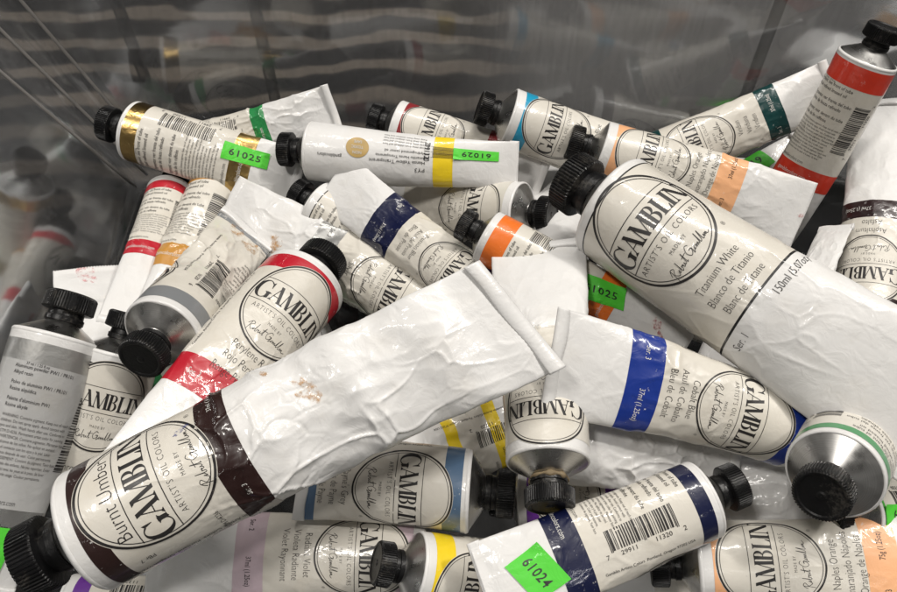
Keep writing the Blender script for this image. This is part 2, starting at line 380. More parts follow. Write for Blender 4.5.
POS={
'F1':((-0.12635, 0.15085, 0.01308),(-0.05469, 0.19808, 0.01068),0.01693,0.02031),
'F2':((-0.02082, 0.15997, 0.01386),(0.06978, 0.1977, 0.01124),0.01717,0.02027),
'F3':((0.14245, 0.19628, 0.01339),(0.06962, 0.22327, 0.03084),0.01646,0.01746),
'F4':((0.07234, 0.09184, 0.01393),(-0.00689, 0.07847, 0.00946),0.01511,0.01638),
'F5':((-0.11556, 0.25797, 0.01172),(-0.01442, 0.25603, 0.01011),0.01517,0.0172),
'F6':((-0.16214, 0.14199, 0.01232),(-0.09971, 0.09378, 0.00766),0.01753,0.01774),
'F7':((0.03092, 0.19611, 0.03713),(-0.05837, 0.23933, 0.01077),0.01557,0.01872),
'F8':((0.17519, 0.12827, 0.01326),(0.10766, 0.15257, 0.0097),0.01543,0.01712),
'F9':((0.0776, 0.28616, 0.02594),(0.16495, 0.28725, 0.01013),0.01434,0.01589),
'F10':((0.14033, 0.09184, 0.01393),(0.06237, 0.0796, 0.01853),0.01587,0.016),
'T47':((0.04805, 0.20865, 0.04774),(0.0541, 0.28319, 0.03239),0.01207,0.0151),
'T42':((0.17578, 0.12944, 0.03423),(0.10852, 0.17753, 0.02455),0.01463,0.0164),
'T36':((0.02709, 0.11053, 0.02635),(0.08824, 0.10569, 0.03585),0.01061,0.01169),
'T35':((-0.02791, 0.12871, 0.01225),(0.03153, 0.1529, 0.00904),0.01385,0.0163),
'T34':((0.16716, 0.11272, 0.04022),(0.0983, 0.10997, 0.03564),0.01391,0.01549),
'T33':((0.03556, 0.11986, 0.05382),(0.10534, 0.11437, 0.04364),0.01287,0.01092),
'T38':((0.1382, 0.09562, 0.05376),(0.19907, 0.10901, 0.03612),0.01085,0.01323),
'T27':((-0.13458, 0.14886, 0.03854),(-0.16181, 0.21819, 0.03137),0.01344,0.01639),
'T26':((-0.13743, 0.26745, 0.02867),(-0.1339, 0.17932, 0.03902),0.01139,0.01253),
'T25':((-0.11368, 0.26754, 0.0307),(-0.11908, 0.18027, 0.03758),0.01381,0.01386),
'T16':((-0.13465, 0.28745, 0.03721),(-0.05426, 0.29107, 0.06229),0.01204,0.01147),
'T17':((-0.02527, 0.28638, 0.05584),(0.04563, 0.26225, 0.04639),0.01203,0.01229),
'T22':((0.03323, 0.23721, 0.04812),(-0.0369, 0.26827, 0.02275),0.01356,0.01506),
'T5':((0.10184, 0.27951, 0.0394),(0.17905, 0.29102, 0.07652),0.01332,0.01204),
'T7':((0.12318, 0.26554, 0.01307),(0.18142, 0.29253, 0.03377),0.0102,0.01069),
'T4':((0.02753, 0.27828, 0.06787),(0.12047, 0.26177, 0.04016),0.01342,0.01533),
'T28':((-0.12448, 0.15529, 0.05887),(-0.14089, 0.10148, 0.02995),0.0144,0.01694),
'T20':((-0.14299, 0.15479, 0.07079),(-0.16301, 0.0723, 0.03805),0.01538,0.01385),
'T8':((0.18056, 0.18632, 0.03001),(0.2155, 0.2983, 0.06109),0.01427,0.01648),
'T15':((-0.15245, 0.28519, 0.05311),(-0.07061, 0.26179, 0.04352),0.0145,0.01426),
'T19':((-0.06061, 0.24592, 0.04263),(0.00066, 0.20415, 0.03353),0.01254,0.01327),
'T21':((-0.00366, 0.18913, 0.03356),(-0.10293, 0.24533, 0.04395),0.01465,0.0148),
'T14':((-0.06386, 0.26659, 0.05764),(0.03076, 0.25265, 0.06233),0.01347,0.01033),
'T18':((0.01784, 0.18601, 0.05119),(-0.05187, 0.25016, 0.05664),0.01231,0.01314),
'T10':((0.01568, 0.2055, 0.06804),(0.09186, 0.16101, 0.05549),0.01141,0.00928),
'T40':((-0.13817, 0.0734, 0.01272),(-0.04014, 0.07439, 0.0087),0.01314,0.0148),
'T30':((-0.0085, 0.08795, 0.02648),(-0.10745, 0.08868, 0.02871),0.01375,0.01512),
'T31':((-0.01173, 0.08021, 0.04164),(0.05558, 0.07733, 0.01381),0.01258,0.01614),
'T11':((0.03299, 0.10664, 0.06901),(0.03548, 0.19803, 0.07318),0.01393,0.01863),
'T13':((0.11955, 0.12432, 0.05911),(0.03368, 0.13411, 0.08871),0.01386,0.01792),
'T24':((-0.10523, 0.15675, 0.07113),(-0.09048, 0.23093, 0.04436),0.01469,0.01399),
'T23':((-0.05968, 0.19264, 0.05328),(-0.09832, 0.09605, 0.07369),0.01776,0.01594),
'T29':((0.00762, 0.10589, 0.04673),(-0.05354, 0.11158, 0.04479),0.01452,0.01442),
'T6':((0.18274, 0.28283, 0.0971),(0.15829, 0.2551, 0.00413),0.01307,0.01381),
'T3':((0.06876, 0.26051, 0.0634),(0.15906, 0.23396, 0.04905),0.01362,0.01526),
'T9':((0.13616, 0.16876, 0.04399),(0.17357, 0.22994, 0.04686),0.0089,0.00761),
'T39':((0.08417, 0.08214, 0.04304),(0.15929, 0.07748, 0.05816),0.01394,0.01476),
'T37':((0.11861, 0.09621, 0.0844),(0.16739, 0.14693, 0.0476),0.01446,0.01691),
'T2':((0.06378, 0.20624, 0.08519),(0.15477, 0.10899, 0.09279),0.02106,0.02345),
'T32':((0.08324, 0.09566, 0.06538),(0.01106, 0.0682, 0.06027),0.01276,0.01433),
'T1':((-0.10807, 0.08061, 0.07903),(0.02289, 0.13961, 0.10818),0.01899,0.02084),
}

# ------------------------------------------------------------------ the setting: table top and the wall behind the bin
def make_table():
    m = bpy.data.materials.new('dark_table'); n, l, p = nt(m); tc = n.new('ShaderNodeTexCoord')
    wv = N(n, 'ShaderNodeTexWave', Scale=17.0, Distortion=6.5, Detail=3.0); wv.inputs['Detail Scale'].default_value = .7; wv.inputs['Detail Roughness'].default_value = .6; wv.bands_direction = 'Y'; l.new(tc.outputs['Object'], wv.inputs['Vector'])
    st = ramp(n, l, wv.outputs[0], [(0.25, (.018, .018, .019)), (0.55, (.035, .033, .032)), (0.85, (.19, .165, .14))])
    nz = N(n, 'ShaderNodeTexNoise', Scale=3.0, Detail=4.0); l.new(tc.outputs['Object'], nz.inputs['Vector'])
    gr = ramp(n, l, nz.outputs[0], [(.3, (.115, .115, .12)), (.7, (.17, .168, .166))])
    sx = n.new('ShaderNodeSeparateXYZ'); l.new(tc.outputs['Object'], sx.inputs[0])
    c = mixc(n, l, ramp(n, l, sx.outputs['X'], [(0.0, (0, 0, 0)), (0.04, (1, 1, 1))]), st, gr)
    l.new(c, p.inputs['Base Color']); p.inputs['Roughness'].default_value = .55
    bm = bmesh.new(); bmesh.ops.create_grid(bm, x_segments=8, y_segments=8, size=1.0)
    me = bpy.data.meshes.new('table_top'); bm.to_mesh(me); bm.free(); me.materials.append(m)
    o = bpy.data.objects.new('table', me); C.objects.link(o); o.location = (0, .6, -.0075); o.scale = (1.6, 1.6, 1); o['kind'] = 'structure'
make_table()
bw = plain('grey_backdrop', (.10, .095, .09), rough=.8)
o = mesh_obj('wall', [(-2, 1.9, -.1), (2, 1.9, -.1), (2, 1.9, 1.2), (-2, 1.9, 1.2), (-2, 1.94, -.1), (2, 1.94, -.1), (2, 1.94, 1.2), (-2, 1.94, 1.2)],
             [(0, 1, 2, 3), (5, 4, 7, 6), (3, 2, 6, 7), (0, 3, 7, 4), (1, 5, 6, 2), (0, 4, 5, 1)], bw, smooth=False); o['kind'] = 'structure'

# ------------------------------------------------------------------ clear plastic bin
def bin_material():
    m = bpy.data.materials.new('smoky_clear_plastic'); n, l, p = nt(m); out = n['Material Output']; n.remove(p)
    tc = n.new('ShaderNodeTexCoord')
    tr = n.new('ShaderNodeBsdfTransparent'); tr.inputs[0].default_value = (.80, .80, .80, 1)
    gl = N(n, 'ShaderNodeBsdfGlossy', Roughness=.10); gl.inputs['Color'].default_value = (.88, .90, .92, 1)
    df = n.new('ShaderNodeBsdfDiffuse'); df.inputs['Color'].default_value = (.21, .212, .217, 1)
    mp = n.new('ShaderNodeMapping'); mp.inputs['Scale'].default_value = (1, 1, .7); l.new(tc.outputs['Object'], mp.inputs[0])
    nz = N(n, 'ShaderNodeTexNoise', Scale=18.0, Detail=3.0, Distortion=.5); l.new(mp.outputs[0], nz.inputs['Vector'])
    mp3 = n.new('ShaderNodeMapping'); mp3.inputs['Scale'].default_value = (.8, .8, 1.3); l.new(tc.outputs['Object'], mp3.inputs[0])
    nw = N(n, 'ShaderNodeTexNoise', Scale=26.0, Detail=2.0, Distortion=.9); l.new(mp3.outputs[0], nw.inputs['Vector'])
    ad = N(n, 'ShaderNodeMath', operation='ADD'); l.new(nz.outputs[0], ad.inputs[0]); l.new(nw.outputs[0], ad.inputs[1])
    bp = N(n, 'ShaderNodeBump', Strength=.16, Distance=.0016); l.new(ad.outputs[0], bp.inputs['Height'])
    l.new(bp.outputs[0], gl.inputs['Normal'])
    # fine handling scratches scatter a little light
    mp2 = n.new('ShaderNodeMapping'); mp2.inputs['Scale'].default_value = (1, 1, .06); mp2.inputs['Rotation'].default_value = (.15, .12, 0); l.new(tc.outputs['Object'], mp2.inputs[0])
    n2 = N(n, 'ShaderNodeTexNoise', Scale=420.0, Detail=4.0, Roughness=.7); l.new(mp2.outputs[0], n2.inputs['Vector'])
    s = ramp(n, l, n2.outputs[0], [(0.40, (.17,) * 3), (0.72, (.34,) * 3), (.80, (.6,) * 3)])
    m1 = n.new('ShaderNodeMixShader'); l.new(s, m1.inputs[0]); l.new(tr.outputs[0], m1.inputs[1]); l.new(df.outputs[0], m1.inputs[2])
    fr = N(n, 'ShaderNodeFresnel', IOR=1.6); l.new(bp.outputs[0], fr.inputs['Normal'])
    mm = N(n, 'ShaderNodeMath', operation='MULTIPLY_ADD'); mm.inputs[1].default_value = .55; mm.inputs[2].default_value = .015; l.new(fr.outputs[0], mm.inputs[0]); mm.use_clamp = True
    m2 = n.new('ShaderNodeMixShader'); l.new(mm.outputs[0], m2.inputs[0]); l.new(m1.outputs[0], m2.inputs[1]); l.new(gl.outputs[0], m2.inputs[2])
    l.new(m2.outputs[0], out.inputs['Surface']); return m
M_BIN = bin_material()
M_HIGHLIGHT_RIDGE = plain('grey_highlight_ridge', (.22, .21, .20), rough=.15, coat=.6)  # opaque grey for the added ridges that stand in for corner highlights
def rrect(x0, x1, y0, y1, r, z, n=8):
    out = []
    for cx, cy, a0 in ((x1 - r, y1 - r, 0), (x0 + r, y1 - r, 90), (x0 + r, y0 + r, 180), (x1 - r, y0 + r, 270)):
        for k in range(n + 1):
            a = math.radians(a0 + 90 * k / n); out.append((cx + r * math.cos(a), cy + r * math.sin(a), z))
    # split the long sides so that they can carry waviness
    res = []
    for i in range(len(out)):
        a = Vector(out[i]); b = Vector(out[(i + 1) % len(out)]); L = (b - a).length; k = max(1, int(L / .02))
        res += [tuple(a.lerp(b, q / k)) for q in range(k)]
    return res
BX0, BX1, BY0, BY1 = -.168, .232, .035, .309
LL, LR, LB, LF = .50, .16, .10, .10     # lean of the left, right, back and front wall
def ring_at(z, th):
    return (BX0 - LL * z - th, BX1 + LR * z + th, BY0 - LF * z - th, BY1 + LB * z + th)
def make_bin():
    root = bpy.data.objects.new('storage_bin', None); C.objects.link(root); root.location = (0, 0, 0)
    root['label'] = 'smoky clear plastic storage bin holding the whole pile of tubes'; root['category'] = 'bin'
    H = .150; prof = []
    steps = [0, .003, .008] + [.02 * k for k in range(1, 8)] + [H]
    def loop(z, th, r): return rrect(*ring_at(z, th), r, z)
    base_n = len(rrect(*ring_at(0, 0), .018, 0)); loops = []
    def param(z, th, r, dz=0):
        # resample every loop to the same number of points
        L = rrect(*ring_at(z, th), r, z + dz); P = np.array(L + [L[0]]); d = np.r_[0, np.cumsum(np.linalg.norm(np.diff(P, axis=0), axis=1))]
        u = np.linspace(0, d[-1], 241)[:-1]; return np.c_[[np.interp(u, d, P[:, k]) for k in range(3)]].T
    for z in steps: loops.append(param(z, -.004 if z == 0 else (-.0012 if z == .003 else 0), .014 + z * .10))
    loops.append(param(H, .010, .036)); loops.append(param(H, .011, .036, -.006)); loops.append(param(H, .0095, .036, -.006)); loops.append(param(H, .0085, .035, -.0022)); loops.append(param(H, .0022, .031, -.0022))
    for z in reversed(steps[1:-1]): loops.append(param(z, .0022, .016 + z * .10))
    loops.append(param(-.0 , -.003, .014, -.0024))
    V = np.vstack(loops); n = 240; F = []
    for i in range(len(loops) - 1):
        for k in range(n): a = i * n + k; b = i * n + (k + 1) % n; F.append((a, b, b + n, a + n))
    F.append(tuple(range(n))); F.append(tuple(range((len(loops) - 1) * n, len(loops) * n))[::-1])
    mesh_obj('bin_body', V, F, M_BIN, root)
    # moulded ribs on the outside of the back wall
    for x in (-.150, -.088, .150):
        v = []; f = []; k = 9; zs = [.004 + i * .0139 for i in range(11)]
        for z in zs:
            yb = BY1 + LB * z + .0024; xx = x * (1 + z * .25)
            for j in range(k): a = math.pi * j / (k - 1); v.append((xx + .0030 * math.cos(a), yb + .0022 * math.sin(a), z))
        for i in range(len(zs) - 1):
            for j in range(k - 1): a = i * k + j; f.append((a, a + 1, a + k + 1, a + k))
            f.append((i * k + k - 1, i * k, (i + 1) * k, (i + 1) * k + k - 1))
        f.append(tuple(range(k))[::-1]); f.append(tuple(range((len(zs) - 1) * k, len(zs) * k)))
        mesh_obj('rib', v, f, M_BIN, root)
    for ang in (93, 136, 178):      # added ridges imitating the bright edge highlight up the rear left corner
        v = []; f = []; k = 10; zs = [.004 + i * .0142 for i in range(11)]
        for z in zs:
            x0, x1, y0, y1 = ring_at(z, 0); r = .014 + z * .10; a = math.radians(ang); cx, cy = x0 + r + (r - .0003) * math.cos(a), y1 - r + (r - .0003) * math.sin(a)
            for j in range(k): b = 2 * math.pi * j / k; v.append((cx + .0009 * math.cos(b), cy + .0009 * math.sin(b), z))
        for i in range(len(zs) - 1):
            for j in range(k): f.append((i * k + j, i * k + (j + 1) % k, (i + 1) * k + (j + 1) % k, (i + 1) * k + j))
        f.append(tuple(range(k))[::-1]); f.append(tuple(range((len(zs) - 1) * k, len(zs) * k)))
        mesh_obj('corner_highlight_ridge', v, f, M_HIGHLIGHT_RIDGE, root)
make_bin()

# ------------------------------------------------------------------ tube parts and printing
GROUP = 'oil paint tubes piled in the bin'
PARA = ['Pigment: see front of tube', 'Alkali refined linseed oil', '', 'Pigmento: ver frente del tubo', 'Aceite de linaza refinado', '', 'Pigment: voir devant du tube', "Huile de lin raffin\u00e9e"]
FINE = ['WARNING: Contains pigment. Keep out of reach of', 'children. Do not spray apply. Avoid contact with', 'eyes and skin. Wash hands after use. Conforms to', 'ASTM D-4236. Permanent artist color for painting.',
        'ADVERTENCIA: Contiene pigmento. Mantener fuera', 'del alcance de los ni\u00f1os. No aplicar en aerosol.', 'Evite el contacto con los ojos y la piel. Lavar', 'las manos despu\u00e9s de usar. Color permanente.',
        'AVERTISSEMENT: Contient du pigment. Tenir hors', 'de la port\u00e9e des enfants. Ne pas vaporiser. \u00c9viter', 'tout contact avec les yeux et la peau. Se laver', 'les mains apr\u00e8s usage. Couleur permanente.']
def circle_block(ik, R, cy, rr, big=False, names=None):
    ik.ring((0, cy), rr, rr * 1.02, .045 * R); ik.ring((0, cy), rr - .085 * R, rr * 1.02 - .085 * R, .016 * R)
    wv, wf, ch = brand_word(rr * (1.84 if not big else 1.86))
    def half(y): return math.sqrt(max(0, 1 - (y / rr) ** 2)) * (rr - .09 * R)
    y0 = -.05 * rr if not big else -.08 * rr
    ik.add(wv, wf, (0, cy + y0))
    for y in (y0 + ch * 1.28, y0 - ch * .26): ik.rule((-half(y), cy + y), (half(y), cy + y), .016 * R)
    ik.text("ARTIST'S OIL COLORS", (0, cy + y0 - ch * .26 - .14 * R), .165 * R if not big else .15 * R, track=.09, off=-.014)
    ik.text('MADE BY', (0, cy + y0 - ch * .26 - .36 * R), .10 * R, track=.12)
    ik.add(SIG[0] * rr * 1.05, SIG[1], (0, cy + y0 - ch * .26 - .60 * R), thr=.002)
    ik.text('\u00ae', (rr * .78, cy - rr * .80), .12 * R)
    if big and names: ik.text(names[0], (0, cy + .56 * rr), .33 * R, xs=.82, off=-.012)
def back_block(ik, R, s):
    xc = math.pi * R; hi = s.get('hi', .95); lo = s.get('lo', 3.7); y = -hi * R - .12 * R; xl = xc - 1.35 * R
    st = s.get('para', PARA); sz = .125 * R
    rows = []
    for t in st: rows.append((t, s.get('psz', .165) * R))
    for t in FINE: rows.append((t, .098 * R))
    for t, z in rows:
        if y < -(lo - .38) * R: break
        if t: ik.text(t, (xl, y), z, align='l', mat=1 if z < .12 * R else 0, off=0.0)
        y -= z * 1.18 if t else z * .7
    ik.text('gamblincolors.com', (xl, -(lo - .14) * R), .17 * R, align='l')
    rnd = random.Random(s.get('seed', 1)); v, f = barcode(1.75 * R, .60 * R, s.get('upc', '729911113202'), rnd)
    ik.add(v, f, (xc + 1.05 * R, -(hi + .42 + .98) * R), 90, thr=.002)
    ik.text('Gamblin Artists Colors  Portland, Oregon 97202 USA', (xc + 1.62 * R, -((hi + lo) / 2) * R), .125 * R, rot=90, off=0)
    ik.text('37 ml / 1.25 fl oz', (xc - 1.1 * R, -hi * R - .04 * R), .09 * R, align='l', off=0)
def sub_ink(ik, name, sf, off, mats, parent): return ik.obj(name, sf, off, mats, parent)
def tube(key, s):
    A, B, R, W = POS[key]; A = Vector(A); B = Vector(B); U = (A - B); L = U.length; U /= L
    mid = (A + B) / 2; Nn = Vector((0, 0, CAMZ)) - mid; Nn = (Nn - U * Nn.dot(U)).normalized()
    Nn = Matrix.Rotation(math.radians(s.get('flat', 0)), 3, U) @ Nn; X = U.cross(Nn).normalized()
    root = bpy.data.objects.new('paint_tube', None); C.objects.link(root); root.empty_display_size = .01
    M = Matrix((X, U, Nn)).transposed().to_4x4(); M.translation = B; root.matrix_world = M
    root['label'] = s['label']; root['category'] = 'paint tube'; root['group'] = GROUP
    seed = sum(ord(c) * (i + 3) for i, c in enumerate(key)); rnd = random.Random(seed); s['seed'] = seed
    bend = s.get('bend', (rnd.uniform(-.03, .03), rnd.uniform(-.02, .02)))
    sf = Surf(R, W, L, seed, full=s.get('full', .9), crumple=s.get('cr', .5), bend=(bend[0] * L * .6, bend[1] * L * .6), skew=s.get('skew', rnd.uniform(-.06, .06)), roll=s.get('roll', 0))
    # body
    G = sf.G[:, :-1].reshape(-1, 3); nu = sf.nu
    F = [(i * nu + j, i * nu + (j + 1) % nu, (i + 1) * nu + (j + 1) % nu, (i + 1) * nu + j) for i in range(sf.nt) for j in range(nu)]
    F.append(tuple(range(sf.nt * nu, (sf.nt + 1) * nu)))
    mesh_obj('body', G, F, M_WHITE, root)
    # folded end
    cl = s.get('fold', .27) * R; i0 = int((1 - cl / L) * sf.nt); fr = sf.G[i0:, :-1]
    n = 56; V = []; F = []; rows = []
    fold_side = 1 if rnd.random() < .6 else -1
    gx = sf.G[-1, :-1]; x0, x1 = gx[:, 0].min(), gx[:, 0].max(); ix = np.argsort(gx[:, 0])
    knurl = s.get('knurl', .00012)
    for k in range(n + 1):
        q = k / n; x = x0 - .0002 + (x1 - x0 + .0004) * q
        ye = np.interp(x, gx[ix, 0], gx[ix, 1]); zc = gx[:, 2].mean() + .0004 * math.sin(q * 7 + seed)
        th = .0009 + knurl * (1 if k % 2 else -1); sl = (sf.G[i0, :, 2].mean() - gx[:, 2].mean()) / cl
        e = .0003 * math.sin(q * 11 + seed)
        for (yy, zz) in ((-.0004, -.6), (-.0006, 0), (-.0004, .6), (.0008, 1), (cl * .6, 1), (cl * .92 + e, .95), (cl + e, .45), (cl + e, -.45), (cl * .92, -.95), (.0008, -1)):
            V.append((x, ye + yy, zc + sl * max(yy, 0) + zz * th + .0007 * fold_side * (1 if yy > .0005 else .3)))
    for k in range(n):
        for j in range(10): a = k * 10 + j; b = k * 10 + (j + 1) % 10; F.append((a, b, b + 10, a + 10))
    F.append(tuple(range(10))[::-1]); F.append(tuple(range(n * 10, n * 10 + 10)))
    mesh_obj('crimped_end', V, F, M_WHITE, root)
    # shoulder, neck, cap
    P = [(L + .0000, .962 * R, 0), (L + .02 * R, .955 * R, 0), (L + .035 * R, .93 * R, 0)] + [(L + (.035 + .31 * q) * R, (.93 - .50 * q) * R, 0) for q in (.15, .3, .45, .6, .75, .9, 1)]
    P += [(L + .36 * R, .40 * R, 0), (L + .50 * R, .40 * R, 0), (L + .50 * R, .01 * R, 0)]
    v, f = lathe(P, 72); mesh_obj('shoulder', v, f, M_SIL, root)
    rim = [(L - .07 * R, .995 * R, 0), (L - .045 * R, 1.008 * R, 0), (L - .01 * R, 1.0 * R, 0), (L + .022 * R, .978 * R, 0), (L + .030 * R, .95 * R, 0), (L + .015 * R, .93 * R, 0)]
    v, f = lathe(rim, 96); mesh_obj('rim', v, f, M_WHITE, root)
    if s.get('cap', 1):
        y = L + .375 * R; c = [(y, .30 * R, 0), (y, .425 * R, 0), (y + .02 * R, .44 * R, 0), (y + .13 * R, .44 * R, 0), (y + .145 * R, .41 * R, 0), (y + .25 * R, .40 * R, 0), (y + .26 * R, .46 * R, 0), (y + .28 * R, .555 * R, .2),
             (y + .31 * R, .58 * R, 1), (y + .66 * R, .572 * R, 1), (y + .70 * R, .55 * R, .5), (y + .72 * R, .51 * R, 0), (y + .715 * R, .47 * R, 0), (y + .69 * R, .44 * R, 0), (y + .69 * R, .10 * R, 0), (y + .71 * R, .06 * R, 0), (y + .71 * R, .004 * R, 0)]
        v, f = lathe(c, 224, rib_amp=.014 * R); co = mesh_obj('cap', v, f, M_CAP, root, smooth=False)
        if s.get('captint'):
            co['label'] = s['captint']; V2 = []; F2 = []; na, nb = 72, 12
            for a in range(na):
                A_ = 2 * math.pi * a / na; q = Vector((math.cos(A_) * 2.2, math.sin(A_) * 2.2, 0)); big = max(0.02, .35 + .9 * noise.noise(q + Vector((4, 1, 2))))
                for b_ in range(nb):
                    B_ = 2 * math.pi * b_ / nb; rr_ = R * .085 * big * (1 + .45 * noise.noise(Vector((math.cos(A_) * 6, math.sin(A_) * 6, B_))))
                    ra = R * .43 + rr_ * 1.1 * math.cos(B_); V2.append((ra * math.sin(A_), L + .40 * R + rr_ * 1.3 * math.sin(B_), ra * math.cos(A_)))
            for a in range(na):
                for b_ in range(nb): c_ = (a + 1) % na; d_ = (b_ + 1) % nb; F2.append((a * nb + b_, c_ * nb + b_, c_ * nb + d_, a * nb + d_))
            mesh_obj('dried_paint', V2, F2, plain('dried_brown_paint', (.20, .15, .085), rough=.6, bump=.5), root)
    # printing
    c = 2 * math.pi * R; lay = s.get('layout', 'std'); O1, O2, O3, O4, O5, O6 = .00005, .00009, .00013, .00019, .0004, .00052
    if lay in ('std', 'big', 'white'):
        b1 = s.get('b1', {'std': (.30, .72), 'big': (.27, .62), 'white': (.16, .19)}[lay]); b2 = s.get('b2', {'std': (3.72, 4.5), 'big': (2.42, 2.98), 'white': (3.13, 3.17)}[lay])
        P, F = sf.patch(0, c, b1[0] * R, b2[1] * R, O1); lab = mesh_obj('label', P, F, M_LABEL if s.get('cream', 1) else tubemat('cool_grey_label', (.44, .44, .435), rough=.38, coat=.4, metallic=.15, bump=.3), root)
        for k, b in enumerate((b1, b2)):
            P, F = sf.patch(0, c, b[0] * R, b[1] * R, O2); bo = mesh_obj('color_band', P, F, band_mat(s['band']), root)
            if k == 1 and lay != 'white':
                bi = Ink(); wi = 1 if s['band'] in ('peach', 'yellow', 'pink', 'silver') else 0; yb = -(b[0] + b[1]) / 2 * R
                fz = .6 if lay == 'big' else 1; bi.text(s.get('vol', '37ml (1.25oz)'), ((.55 if fz == 1 else .95) * R, yb), .20 * fz * R, off=0); bi.text('Ser. ' + s.get('ser', '3'), (-.95 * R, yb), .20 * fz * R, off=0)
                bi.text('gamblincolors.com', (math.pi * R - .5 * R, yb), .21 * R, off=0); sub_ink(bi, 'lettering', sf, O4, [M_WINK if not wi else M_INK], bo)
        rr = s.get('rr', {'std': 1.22, 'big': 1.06, 'white': 1.05}[lay]) * R; cy = -s.get('cy', {'std': 1.60, 'big': 1.50, 'white': 1.18}[lay]) * R
        if lay != 'white':
            dk = Ink(); p = Poly(); p.arc(0, cy, rr + .012 * R, rr * 1.02 + .012 * R, .01 * R, .01 * R, 0, 0, 360, 72); dk.add(*p.get(), thr=.0011); dk.obj('label_disc', sf, O3, [lab.data.materials[0]], lab)
        ik = Ink(); circle_block(ik, R, cy, rr, lay == 'big', s.get('names'))
        if lay != 'big':
            y = s.get('ny', {'std': 3.0, 'white': 2.42}[lay])
            for k, t in enumerate(s.get('names', [])): ik.text(t, (0, -(y + k * (.30 if lay == 'std' else .25)) * R), .27 * R if lay == 'std' else .21 * R, xs=.86, off=-.016)
        if lay == 'white':
            ik.text('Ser. 1', (-.9 * R, -3.35 * R), .2 * R, off=-.01); ik.text('150ml (5.07oz)', (.75 * R, -3.35 * R), .2 * R, off=-.01)
        if lay == 'big': ik.text('Gamblin Artists Colors', (-1.62 * R, -1.6 * R), .10 * R, rot=90, off=0); ik.text('PBr 7', (-1.22 * R, -.85 * R), .13 * R, rot=90); ik.text('ASTM D-4236', (-1.35 * R, -2.02 * R), .12 * R, rot=0)
        back_block(ik, R, dict(s, hi=b1[1], lo=b2[0]))
        ik.obj('lettering', sf, O4, [M_INK, M_GREY_INK], lab)
    if lay == 'alt':       # plain white tube of another make: pale text along the tube, round gold sticker, one yellow band
        P, F = sf.patch(0, c, 4.35 * R, 5.0 * R, O2); bo = mesh_obj('color_band', P, F, band_mat('yellow'), root)
        ik = Ink()
        ik.text('PY3', (-.42 * R, -4.1 * R), .25 * R, rot=90, align='l', off=0)
        for k, (t, z) in enumerate((('Hansa Yellow Transparent', .20), ('Amarillo Hansa Transparente', .16), ('Hydrogenated castor oil', .16))): ik.text(t, ((-.08 + k * .22) * R, -4.1 * R), z * R, rot=90, align='l', off=0)
        for k in range(4): ik.text('Keep away from children and heat', ((.62 + k * .15) * R, -4.1 * R), .12 * R, rot=90, align='l', mat=1, off=0)
        ik.text('gamblincolors', (-.05 * R, -1.35 * R), .17 * R, rot=90, align='l', off=0)
        v, f = barcode(.55 * R, .9 * R, '729911113202', rnd); ik.add(v, f, (.50 * R, -4.32 * R), 180, thr=.002)
        ik.obj('lettering', sf, O4, [M_INK, M_GREY_INK], root)
        g = Ink(); p = Poly(); p.arc(.34 * R, -1.85 * R, .38 * R, .38 * R, .005 * R, .005 * R, 0, 0, 360, 40); g.add(*p.get())
        go = g.obj('round_sticker', sf, O5 * .6, [plain('gold_sticker', (.50, .34, .12), rough=.4)], root); go['label'] = 'small round gold sticker'
        gi = Ink()
        for k, t in enumerate(('NON', 'TOXIC', 'SAFE')): gi.text(t, ((.34 + (k - 1) * .2) * R, -1.85 * R), .15 * R, rot=90, off=.01)
        gi.obj('lettering', sf, O5, [M_WINK], go)
    for (x, t, rot, txt, wd, ht) in s.get('stick', []):
        st = Ink(); p = Poly(); nx, ny = 16, 10; lf = 1 if rnd.random() < .5 else -1
        for a in range(nx):
            for b in range(ny): p.q(*[((aa / nx - .5) * wd * R, (bb / ny - .5) * ht * R) for aa, bb in ((a, b), (a + 1, b), (a + 1, b + 1), (a, b + 1))])
        st.add(*p.get(), (x * R, -t * R), rot); lv = np.vstack(st.V) - [x * R, -t * R]; cr_, sr_ = math.cos(math.radians(rot)), math.sin(math.radians(rot)); la = (lv[:, 0] * cr_ + lv[:, 1] * sr_) / (wd * R) * lf; lb_ = (-lv[:, 0] * sr_ + lv[:, 1] * cr_) / (ht * R)
        so = st.obj('price_sticker', sf, O5 + .0045 * np.maximum(0, la + lb_ - .62) ** 1.6, [M_STICK], root); so['label'] = 'fluorescent green price sticker'
        si = Ink(); tv, tf, wd_ = text2d(txt, min(ht * .62, wd * .27) * R, .95, 0.012, .06); tv = tv - [wd_ / 2, min(ht * .62, wd * .27) * R * .35]; si.add(tv, tf, (x * R, -t * R), rot); si.obj('lettering', sf, O6, [M_INK], so)
    for (x, t, rx, ry, colname) in s.get('stain', []):      # dried paint smears
        st = Ink(); p = Poly(); pr = random.Random(int(x * 100 + t * 10)); 
        ang = [2 * math.pi * k / 40 for k in range(41)]; rad = [1 + .5 * noise.noise(Vector((math.cos(a) * 2 + t, math.sin(a) * 2, x))) for a in ang]; rad[-1] = rad[0]
        for k in range(40): p.q((0, 0), (rx * R * rad[k] * math.cos(ang[k]), ry * R * rad[k] * math.sin(ang[k])), (rx * R * rad[k + 1] * math.cos(ang[k + 1]), ry * R * rad[k + 1] * math.sin(ang[k + 1])))
        st.add(*p.get(), (x * R, -t * R), s.get('stainrot', 20)); so = st.obj('paint_smear', sf, O5 * .6, [smear(colname)], root)
    return root
